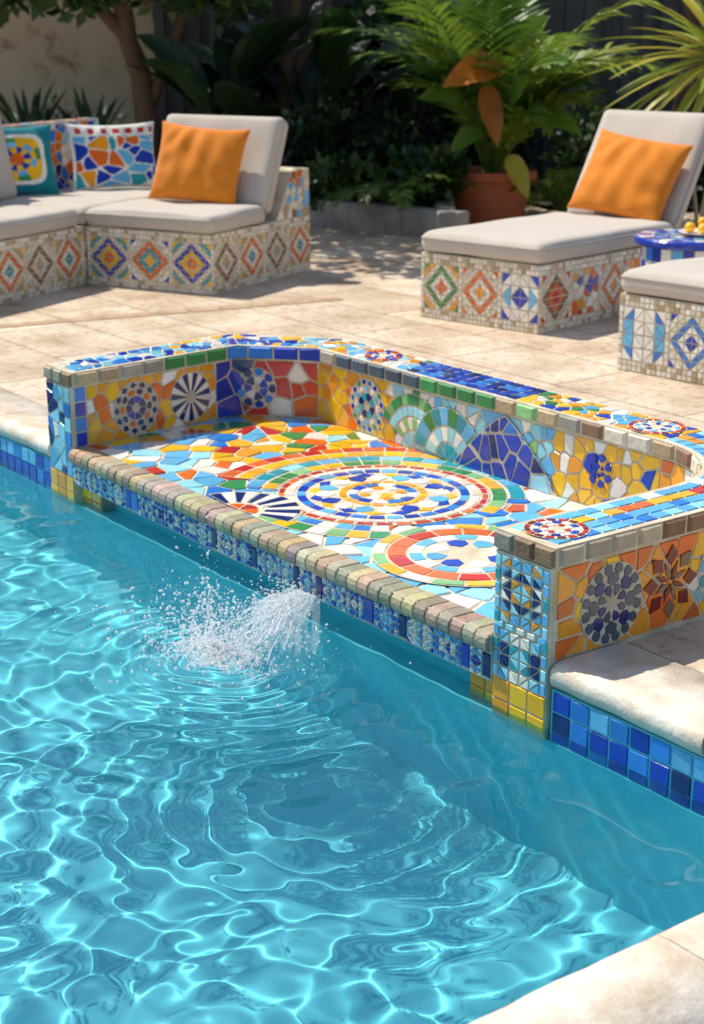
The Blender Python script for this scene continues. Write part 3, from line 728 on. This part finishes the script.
# corner sofa
O1=Vector((-9.96,4.22,0)); sofa=empty('corner_sofa',O1,rad(117)); tag(sofa,'corner sofa with tan mosaic base and low tiled back at the left edge','sofa')
mb=MB(); lounger_base(mb,3.1,1.15,[BR,BC,BR,BC,BR],[CM],[CM],seed=12); mb.build('base',[M['tile'],M['grout']],sofa)
for a,b in ((0,1.38),(1.42,3.1)):
    c=softbox('seat_cushion',b-a+.01,1.0,.125,.05,CL,sofa,loc=((a+b)/2,.485,.49),seed=a); piping('piping',b-a+.002,.992,0,.007,tuple(x*.75 for x in CL),c,(0,0,.028))
mb=MB(); mb.box((0,1.0,.426),(3.1,1.15,1.08),m=1)
mosaic(mb,0,3.1,.44,1.07,.075,pick('royal blue white sky white cyan royal orange navy'),lambda u,v,h:(u,.9995-h,v),gap=.009); mosaic(mb,0,3.1,1.0,1.15,.06,pick('white cream sky orange'),lambda u,v,h:(u,v,1.0805+h))
mb.build('tiled_back',[M['tile'],M['grout']],sofa)
b=softbox('backrest',1.6,.76,.13,.045,CL,sofa,loc=(.92,.93,.93),rot=(PI/2-rad(12),0,0),seed=4)
# pillows
OR=hx('e08424')
def oc(a,b): return OR
pillow('orange_pillow','orange pillow leaning on the upright lounger back at left',Vector((-10.57,5.51,.555))+Vector((.891,.454,0))*.52+Vector((-.454,.891,0))*.58,rad(-58),rad(20),.74,.60,.2,oc,roll=rad(-4))
pillow('orange_pillow','orange pillow on the reclined lounger back beside the potted palm',Vector((-8.07,6.60,.56))+Vector((.98,.19,0))*.50+Vector((-.19,.98,0))*1.44,rad(-76),rad(30),.76,.62,.22,oc,roll=rad(-7))
TE=hx('0e7f8a')
def tealc(a,b):
    rr=(a**4+b**4)**.25
    if .62<rr<.74: return P['white']
    if rr<=.62:
        d=math.hypot(a,b); k=int((math.atan2(b,a)+PI)/(2*PI)*12)
        if d<.16: return P['orange']
        if d<.34: return P['yellow'] if k%2 else P['royal']
        if d<.5: return P['sky'] if k%2 else P['yellow']
        return P['yellow'] if k%3 else P['green']
    return TE
pillow('teal_pillow','teal pillow with white frame and yellow and blue motif at far left',Vector((-11.54,5.43,.555)),rad(-10),rad(16),.66,.56,.18,tealc,n=72)
rq=np.random.RandomState(9); vs=rq.uniform(-1,1,(34,2)); vc=[P[k] for k in rq.choice(['royal','sky','orange','orange','blue','sky','royal','amber','teal'],34)]
def mosc(a,b):
    if max(abs(a),abs(b))>.94: return P['white']
    if b>.60: return (P['red'] if int((a+1)*7)%2 else P['white']) if .67<b<.86 else P['white']
    d=((vs-np.array([a,b]))**2).sum(1); i=np.argsort(d)
    if math.sqrt(d[i[1]])-math.sqrt(d[i[0]])<.03: return P['white']
    return vc[i[0]]
pillow('patterned_cushion','square cushion printed like broken blue and orange tiles, between teal and orange pillows',Vector((-11.60,6.32,.555)),rad(-12),rad(14),.74,.54,.15,mosc,n=90,cat='cushion')
# ------------------------------------------------------------------ side table + fruit
tb=empty('side_table',(-6.76,7.68,0)); tag(tb,'round blue tiled side table between the two right loungers','table')
mb=MB(); r_=.33
mb.lathe([(.0,.53),(r_,.53),(r_+.012,.545),(r_+.012,.57),(r_,.58),(.0,.58)],P['royal'],40)
def xtop(u,v,h): return (u,v,.5805+h)
medal(mb,0,0,r_-.01,[(0,.2,6,'yellow','s',0),(.2,.45,10,'royal white','s',0),(.46,.7,18,'sky royal','s',0),(.72,1,26,'royal blue white','s',0)],xtop,h0=0,h1=.003)
mb.build('table_top',[M['tile'],M['grout']],tb)
mb=MB(); mb.lathe([(.29,0),(.29,.53)],P['white'],40,1)
for r in range(6):
    for k in range(26):
        a=2*PI*k/26; b=2*PI*(k+1)/26; z0=.01+r*.086
        mb.tile([(a*.29,z0),(b*.29,z0),(b*.29,z0+.086),(a*.29,z0+.086)],P[['royal','white','sky','royal','white','blue'][(r+k)%6]],lambda u,v,h:((.2905+h)*math.cos(u/.29),(.2905+h)*math.sin(u/.29),v))
mb.build('drum',[M['tile'],M['grout']],tb)
PX,PY=-6.71,7.75
mb=MB(); mb.lathe([(0,.0),(.09,.0),(.15,.014),(.16,.022),(.15,.02),(.09,.010),(0,.010)],P['white'],28)
tag(mb.build('plate',M['tile'],None,True,(PX,PY,.586)),'white plate holding fruit on the blue side table','plate')
FR=[((-.07,-.05,.042),.034,'yellow'),((.035,-.05,.042),.034,'yellow'),((-.04,.05,.042),.034,'amber'),((.06,.035,.042),.034,'yellow'),((-.01,-.005,.08),.03,'yellow')]
for k,(p,r,c) in enumerate(FR):
    mb=MB(); mb.lathe([(r*math.sin(PI*i/10)+.0001,r*-math.cos(PI*i/10)*(.95)) for i in range(11)],P[c],14)
    tag(mb.build('fruit',M['fruit'],None,True,(PX+p[0],PY+p[1],.586+p[2])),'small yellow fruit on the white plate','fruit','fruit heaped on the plate')
# ================================================================== PLANTING
def leaf(mb,p,d,up,L,Wd,c,curl=.5,seg=4,fold=.25,m=0,ovate=False):
    p=Vector(p); d=Vector(d).normalized(); s=d.cross(Vector(up))
    if s.length<1e-4: s=d.orthogonal()
    s.normalize(); n=s.cross(d); rows=[]
    for k in range(seg+1):
        t=k/seg
        if ovate: w_=Wd*.5*max(.01,(t**.55)*((1-t)**.85)*1.95)
        else: w_=Wd*.5*max(.02,math.sin(PI*min(1,(t*.9+.08)))**.8)
        q=p+d*L*t+Vector((0,0,-curl*L*t*t*.5)); wv=.08*math.sin(t*14)*w_ if ovate else 0
        rows.append([q-s*w_+n*(w_*fold+wv),q-s*w_*.5+n*w_*fold*.35,q,q+s*w_*.5+n*w_*fold*.35,q+s*w_+n*(w_*fold-wv)] if ovate else [q-s*w_+n*w_*fold,q,q+s*w_+n*w_*fold])
    mb.grid(rows,c,m)
def frond(mb,p,az,e0,L,droop,c,nl=26,ll=.42,lw=.03,roll=0,rach=.009,start=.22):
    p=Vector(p); q=p.copy(); pts=[]; n=24; dirs=[]
    for k in range(n+1):
        e=e0-droop*(k/n)**1.5; d=Vector((math.cos(az)*math.cos(e),math.sin(az)*math.cos(e),math.sin(e))); pts.append(q.copy()); dirs.append(d); q+=d*L/n
    mb.tube(pts,[rach*(1-.8*k/n) for k in range(n+1)],tuple(x*1.1 for x in c),5)
    for k in range(nl):
        t=start+(1-start)*k/(nl-1); i=min(n-1,int(t*n)); f=t*n-i; o=pts[i].lerp(pts[i+1],f); d=dirs[i]; s=d.cross(Vector((0,0,1))).normalized(); u=s.cross(d)
        l=ll*(math.sin(PI*(.12+.8*(t-start)/(1-start)))**.7)
        for sg in (-1,1):
            dd=(s*sg*.8+d*(.55+.5*t)+u*random.uniform(.0,.3)).normalized(); k_=random.uniform(.75,1.25)
            leaf(mb,o,dd,u,l*random.uniform(.85,1.1),lw,tuple(x*k_ for x in c),random.uniform(.3,.8),3,.2)
def clump(mb,c,rx,rz,n,size,pal,shape=1.7):
    c=Vector(c)
    for k in range(n):
        v=Vector((random.gauss(0,1),random.gauss(0,1),random.gauss(0,1))).normalized()*random.random()**(1/2.2)
        p=c+Vector((v.x*rx,v.y*rx,v.z*rz)); d=(v*.8+Vector((random.gauss(0,.5),random.gauss(0,.5),random.gauss(0,.5)+.2))).normalized(); s=d.orthogonal().normalized(); a=random.uniform(0,2*PI); s=Matrix.Rotation(a,3,d)@s
        l=size*random.uniform(.6,1.3); w_=l/shape*.5; b=random.choice(pal); kk=random.uniform(.6,1.3)
        mb.face([p,p+d*l*.45+s*w_,p+d*l,p+d*l*.45-s*w_],tuple(x*kk for x in b))
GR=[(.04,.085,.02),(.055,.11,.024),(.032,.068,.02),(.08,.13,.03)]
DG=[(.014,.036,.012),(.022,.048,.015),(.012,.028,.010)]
# beds
mb=MB(); K=[(-24,5.9),(-12.6,8.80),(-10.78,9.22)]
K4=W(.95,19.6)
mb.face([(-24,5.9,.14),(-12.6,8.8,.14),(-10.78,9.22,.14),(K4.x,K4.y,.14),(*W(-12,19.6)[:2],.14)])
a=W(2.0,16.6);b=W(12,15.2);c=W(12,19.6);d=W(.95,19.6)
mb.face([(*p[:2],.05) for p in (a,b,c,d)])
tag(mb.build('planting_bed',M['soil']),kind='structure')
mb=MB()
def kerb(a,b):
    a=Vector((*a[:2],0));b=Vector((*b[:2],0)); L=(b-a).length; n=max(1,round(L/.55)); d=(b-a).normalized(); s=Vector((-d.y,d.x,0))
    for k in range(n):
        p=a+d*(L*k/n+.004); q=a+d*(L*(k+1)/n-.004); h=.25+random.uniform(-.008,.008); o=random.uniform(-.008,.008)
        pr=[(0,0),(0,h-.02),(.02,h),(.16,h),(.18,h-.02),(.18,0)]
        rows=[[e+s*(x+o)+Vector((0,0,z)) for x,z in pr] for e in (p,q)]; mb.grid(rows,(.4,.4,.4)); mb.face(rows[0]); mb.face(rows[1])
kerb(K[0],K[1]); kerb(K[1],K[2]); kerb(K[2],K4)
tag(mb.build('kerb',M['kerbstone']),kind='structure')
# garden wall & fence
wl=MB()
A=W(-9,19.6);B=W(-1.2,19.9); dd=(B-A).normalized(); ss=Vector((-dd.y,dd.x,0))
def wx_(p): return A+dd*p[0]+ss*p[1]+Vector((0,0,p[2]))
L=(B-A).length
wall=empty('garden_wall',A); tag(wall,'old cream plaster garden wall with worn patches behind the trees at left','wall')
wl.box((0,0,0),(L,.3,3.2),xf=wx_); o=wl.build('wall_face',M['oldwall'],wall); o.location=-A
wl=MB(); wl.box((-.05,-.05,3.2),(L+.05,.35,3.3),xf=wx_); o=wl.build('wall_capping',M['kerbstone'],wall); o.location=-A
A2=W(-2.3,19.4);B2=W(11,18.6); d2=(B2-A2).normalized(); s2=Vector((-d2.y,d2.x,0)); L2=(B2-A2).length
fence=empty('slat_fence',A2); tag(fence,'dark grey vertical slat fence behind the potted palm and right loungers','fence')
def fx_(p): return A2+d2*p[0]+s2*p[1]+Vector((0,0,p[2]))
mb=MB(); x=0; i=0
while x<L2:
    g=random.uniform(.7,1.3); o_=.03*(i%2); mb.box((x,o_,.06),(x+.115,o_+.02,2.9+random.uniform(-.01,.01)),tuple(y*g for y in (.058,.062,.064)),xf=fx_); x+=.108; i+=1
o=mb.build('slat_panel',M['paint'],fence); o.location=-A2
for z in (.5,1.6,2.6):
    mb=MB(); mb.box((0,.056,z),(L2,.1,z+.09),(.03,.034,.038),xf=fx_); o=mb.build('rail',M['paint'],fence); o.location=-A2
for k in range(6):
    mb=MB(); mb.box((k*2.3,.102,0),(k*2.3+.1,.19,3.0),(.03,.034,.038),xf=fx_); o=mb.build('post',M['paint'],fence); o.location=-A2
# trees
BK=hx('5e4a38')
def tree(label,base,trunk,r0,crowns,n,size,pal,limbs=()):
    t=empty('tree',base); tag(t,label,'tree')
    mb=MB(); pts=[Vector(p) for p in trunk]; fine=[]
    for i in range(len(pts)-1):
        for k in range(5): fine.append(pts[i].lerp(pts[i+1],k/5)+Vector((random.gauss(0,.012),random.gauss(0,.012),0)))
    fine.append(pts[-1]); N_=len(fine)
    mb.tube(fine,[r0*(1.25-.3*min(1,i/4) -.45*i/N_)*random.uniform(.93,1.07) for i in range(N_)],BK,12)
    mb.build('trunk',M['bark'],t,True)
    for lm in limbs:
        mb=MB(); q=[Vector(p) for p in lm]; f2=[q[0].lerp(q[1],k/4) for k in range(4)]+[q[1].lerp(q[2],k/4) for k in range(5)]
        mb.tube(f2,[r0*.55*(1-.09*k) for k in range(9)],BK,9); mb.build('limb',M['bark'],t,True)
    mb=MB()
    for (c,rx,rz) in crowns: clump(mb,c,rx,rz,n,size,pal)
    mb.build('crown',M['leaf'],t)
    return t
b=W(-2.15,17.2,.14)
dp=W(-1.5,14.4)-W(-2.15,17.2)  # offset of the limb and foliage added to cast dappled shade on the paving
tree('leaning brown tree with forked trunk in front of the plaster wall',b,[(0,0,-.1),(.03,.0,.8),(-.08,-.16,1.7),(-.15,-.4,3.0)],.15,
 [((-.2,-.4,3.3),1.5,.9),((.9,.3,3.6),1.2,.8),((-1.2,-1.0,3.7),1.3,.9),((-.1,-.5,2.35),.9,.35),((dp.x*.55,dp.y*.55,3.6),.9,.5)],1000,.16,GR,[((0,0,.8),(.2,.35,1.7),(.3,.6,2.8)),((-.05,-.1,1.5),(-.3,-.7,2.2),(-.5,-1.2,2.9)),((-.1,-.2,2.0),(dp.x*.5,dp.y*.5,3.0),(dp.x,dp.y,3.5))])
t=bpy.data.objects['tree']; mb=MB(); clump(mb,(dp.x,dp.y,3.5),1.0,.45,380,.2,GR); clump(mb,(dp.x*1.12+.6,dp.y*1.12+.5,3.4),.9,.4,260,.2,GR); clump(mb,(dp.x*1.1-.9,dp.y*1.1-.5,3.5),.8,.4,170,.18,GR)  # leaf clumps above the view, placed so their shadow dapples the paving
for (r_o,q_o,z_o,rx) in ((-.55,-.6,1.98,.5),(.35,-.5,2.02,.55),(.95,-.2,1.92,.4),(-1.3,-.3,2.05,.4)):
    cc=RT*r_o+FW*q_o; clump(mb,(cc.x,cc.y,z_o),rx,.22,170,.19,GR)
mb.build('crown',M['leaf'],t)
b=W(-.75,17.4,.14)
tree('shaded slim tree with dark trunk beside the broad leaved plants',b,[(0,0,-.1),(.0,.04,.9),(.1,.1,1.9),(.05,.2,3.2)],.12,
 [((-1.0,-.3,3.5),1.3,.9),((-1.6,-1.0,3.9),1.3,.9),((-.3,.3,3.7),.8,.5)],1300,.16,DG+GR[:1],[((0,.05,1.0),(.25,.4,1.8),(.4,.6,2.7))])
b=W(-4.6,17.6,.14)
tree('tree at the far left corner whose crown shades the plaster wall',b,[(0,0,-.1),(.1,0,1),(.05,.1,2.2),(0,.1,3.4)],.16,
 [((0,0,3.7),1.8,1.0),((1,.7,3.6),1.4,.8),((-.8,-.4,3.3),1.4,.8)],1300,.16,GR,[((.08,0,1.3),(.4,.3,2.1),(.8,.6,2.9))])
b=W(3.6,18.2,.05)  # extra tree, added so its crown shades the background
tree('dark tree added for its shade, between slat fence and right lounger',b,[(0,0,-.1),(.03,0,1),(0,.1,2.2),(0,.1,3.4)],.11,
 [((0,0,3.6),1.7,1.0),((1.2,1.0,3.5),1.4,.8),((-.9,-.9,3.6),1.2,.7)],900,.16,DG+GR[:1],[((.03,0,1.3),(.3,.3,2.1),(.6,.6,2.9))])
# broad-leaved plants
def broad(label,base,n,L,pal,lw=.42,e=(50,86)):
    t=empty('broad_leaf_plant',base); tag(t,label,'plant')
    for k in range(n):
        az=random.uniform(0,2*PI); el_=rad(random.uniform(*e)); l=L*random.uniform(.7,1.1); c=random.choice(pal)
        mb=MB(); st=Vector((math.cos(az)*math.cos(el_),math.sin(az)*math.cos(el_),math.sin(el_)))
        mid=st*l*.5; mb.tube([(0,0,0),st*l*.25,mid],[.022,.018,.012],tuple(x*1.2 for x in c),6)
        d2_=(st+Vector((math.cos(az),math.sin(az),-.1))*.5).normalized(); leaf(mb,mid,d2_,Vector((random.gauss(0,.3),random.gauss(0,.3),1)),l*.66,lw*random.uniform(.8,1.2),c,.7,10,.18,0,True)
        mb.build('leaf',M['leaf'],t)
    return t
broad('tall dark broad leaved plant left of the dark slim tree',W(-1.35,17.0,.14),18,2.2,DG+[(.03,.07,.022)],.5)
broad('tall dark broad leaved plant right of the dark slim tree',W(-.35,17.2,.14),20,2.3,DG+[(.03,.07,.022)],.5)
broad('broad leaved plant low behind the corner sofa',W(-3.0,16.6,.14),8,.9,GR,.22)
def agave(label,base,n,L,c):
    t=empty('spiky_plant',base); tag(t,label,'plant'); mb=MB()
    for k in range(n):
        az=2.4*k+random.uniform(-.2,.2); e=rad(15+65*(k/n)+random.uniform(-6,6)); kk=random.uniform(.7,1.3)
        leaf(mb,(0,0,.05),(math.cos(az)*math.cos(e),math.sin(az)*math.cos(e),math.sin(e)),(0,0,1),L*random.uniform(.8,1.1),.075,tuple(x*kk for x in c),.45,5,.35)
    mb.build('leaves',M['leaf'],t); return t
agave('spiky dark rosette plant against the plaster wall',W(-3.45,17.6,.35),42,1.25,(.03,.065,.03))
agave('smaller spiky rosette plant right of the larger one by the wall',W(-2.75,17.3,.35),34,1.05,(.035,.075,.03))
agave('spiky rosette plant at the far left edge',W(-4.3,17.2,.35),32,1.15,(.03,.06,.025))
def shrub(label,base,r,h,n,size,pal,shape=1.7):
    t=empty('shrub',base); tag(t,label,'shrub')
    mb=MB()
    for k in range(6):
        a=2*PI*k/6; mb.tube([(0,0,-.02),(math.cos(a)*r*.3,math.sin(a)*r*.3,h*.4),(math.cos(a)*r*.55,math.sin(a)*r*.55,h*.75)],[.018,.012,.006],BK,5)
    mb.build('stem',M['bark'],t)
    mb=MB(); nc=7 if h<1.6 else 14
    for k in range(nc):
        a=random.uniform(0,2*PI); q=random.random()**.5*r*.6
        clump(mb,(math.cos(a)*q,math.sin(a)*q,h*random.uniform(.2,.8)),r*.5,h*(.33 if h<1.6 else .22),n//nc,size,pal,shape)
    mb.build('foliage',M['leaf'],t); return t
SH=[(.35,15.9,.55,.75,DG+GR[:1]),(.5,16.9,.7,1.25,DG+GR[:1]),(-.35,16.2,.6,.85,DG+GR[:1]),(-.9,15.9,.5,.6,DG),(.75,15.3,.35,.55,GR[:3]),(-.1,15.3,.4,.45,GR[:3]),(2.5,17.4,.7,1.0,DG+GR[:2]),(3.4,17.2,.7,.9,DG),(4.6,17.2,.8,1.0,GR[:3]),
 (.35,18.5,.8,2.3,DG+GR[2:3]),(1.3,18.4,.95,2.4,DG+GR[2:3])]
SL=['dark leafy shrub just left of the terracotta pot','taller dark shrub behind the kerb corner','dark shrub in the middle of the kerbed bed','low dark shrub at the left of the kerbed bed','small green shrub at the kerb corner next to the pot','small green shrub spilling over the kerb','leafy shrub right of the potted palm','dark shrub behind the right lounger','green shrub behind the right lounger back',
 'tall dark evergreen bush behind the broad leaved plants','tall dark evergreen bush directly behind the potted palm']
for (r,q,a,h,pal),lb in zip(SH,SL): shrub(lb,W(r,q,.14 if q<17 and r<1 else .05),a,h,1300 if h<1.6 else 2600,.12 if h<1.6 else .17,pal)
# pot + palm
pp=G(490,222); pot=empty('flower_pot',pp); tag(pot,'large round terracotta pot standing on the paving','pot')
TC=hx('c4683e')
mb=MB(); mb.lathe([(0,0),(.30,0),(.315,.02),(.39,.40),(.39,.41)],TC,40); mb.lathe([(.37,.36),(.365,.44)],tuple(x*.6 for x in TC),40); mb.build('body',M['terracotta'],pot,True)
mb=MB(); mb.lathe([(.395,.40),(.43,.405),(.44,.42),(.44,.485),(.43,.50),(.395,.50),(.385,.48),(.38,.42)],TC,40); mb.build('rim',M['terracotta'],pot,True)
mb=MB(); mb.lathe([(.0,.46),(.2,.465),(.38,.45)],(.02,.015,.01),24); mb.build('soil',M['soil'],pot,True)
palm=empty('potted_palm',pp+Vector((0,0,.45))); tag(palm,'lush arching palm with a few yellow leaves growing in the terracotta pot','palm')
for k in range(36):
    az=2.4*k+random.uniform(-.25,.25); e=rad(random.uniform(60,88)); L=random.uniform(1.2,2.5)
    c=random.choice([(.10,.19,.025),(.15,.25,.03),(.07,.15,.02),(.24,.31,.035),(.18,.28,.03)])
    mb=MB(); frond(mb,(math.cos(az)*.06,math.sin(az)*.06,0),az,e,L,rad(random.uniform(35,95)),c,26,.54,.054); mb.build('frond',M['leaf'],palm)
TOC=-FW
def bl(r,zb,f,d,L,wd,c,curl=.5):
    mb=MB(); p=RT*r+TOC*f+Vector((0,0,zb)); dv=RT*d[0]+TOC*d[1]+Vector((0,0,d[2])); 
    mb.tube([(0,0,.0),p*.5+Vector((0,0,.12)),p],[.016,.014,.011],(.14,.20,.04),6)
    leaf(mb,p,dv,TOC*.8+Vector((0,0,.6)),L,wd,c,curl,12,.2,0,True); mb.build('broad_leaf',M['leaf'],palm)
bl(.02,1.0,.55,(-.6,.3,.1),.62,.42,(.62,.20,.02),.8)
bl(-.12,.85,.55,(.15,.4,-.6),.5,.28,(.45,.15,.02))
bl(.12,.22,.45,(.3,.3,-.5),.38,.26,(.58,.50,.06))
bl(.0,.95,.3,(-.15,.3,1),.6,.36,(.30,.40,.05),.3)
bl(.25,1.0,.4,(.8,.3,.3),.5,.28,(.16,.29,.03)); bl(-.3,.75,.45,(-.8,.4,.2),.5,.28,(.13,.25,.03)); bl(.1,.7,.5,(.2,.6,.5),.55,.3,(.14,.26,.03)); bl(.35,.65,.4,(.7,.4,-.2),.5,.28,(.18,.30,.03)); bl(-.15,.45,.5,(-.5,.6,-.1),.46,.26,(.13,.24,.03)); bl(.22,.55,.45,(.4,.6,.2),.5,.28,(.2,.31,.04)); bl(-.25,1.0,.4,(-.5,.4,.6),.5,.26,(.16,.27,.03)); bl(.15,1.15,.4,(.5,.3,.8),.55,.3,(.22,.34,.04))
def fern(label,base,n,L,c,name='fern',ll=.2):
    t=empty(name,base); tag(t,label,'plant')
    for k in range(n):
        az=2*PI*k/n+random.uniform(-.2,.2); kk=random.uniform(.7,1.3); mb=MB(); frond(mb,(0,0,.02),az,rad(random.uniform(40,75)),L*random.uniform(.75,1.1),rad(95),tuple(x*kk for x in c),20,ll,.03,start=.12); mb.build('frond',M['leaf'],t)
    return t
fern('low fern on the paving side right of the terracotta pot',W(2.05,15.7,.0),13,1.1,(.19,.27,.03))
fern('low fern in the bed left of the terracotta pot',W(.4,14.95,.14),12,.85,(.10,.17,.025))
# yellow-green palm top right
yp=W(3.15,14.2,0); yt=empty('sunlit_palm',yp); tag(yt,'yellow green palm with narrow sunlit leaves at the top right corner','palm')
mb=MB(); mb.tube([(0,0,0),(.03,.02,.5),(0,.03,1.0),(.02,0,1.55)],[.12,.10,.09,.08],hx('6b5740'),10); mb.build('trunk',M['bark'],yt,True)
for k in range(84):
    az=2.4*k; e=rad(-35+105*(k/84.)); c=random.choice([(.40,.38,.05),(.30,.35,.04),(.50,.43,.06),(.21,.30,.03)]); mb=MB()
    leaf(mb,(.02,0,1.55),(math.cos(az)*math.cos(e),math.sin(az)*math.cos(e),math.sin(e)),(0,0,1),random.uniform(.95,1.45),.085,c,.55,7,.3); mb.build('leaf',M['leaf'],yt)
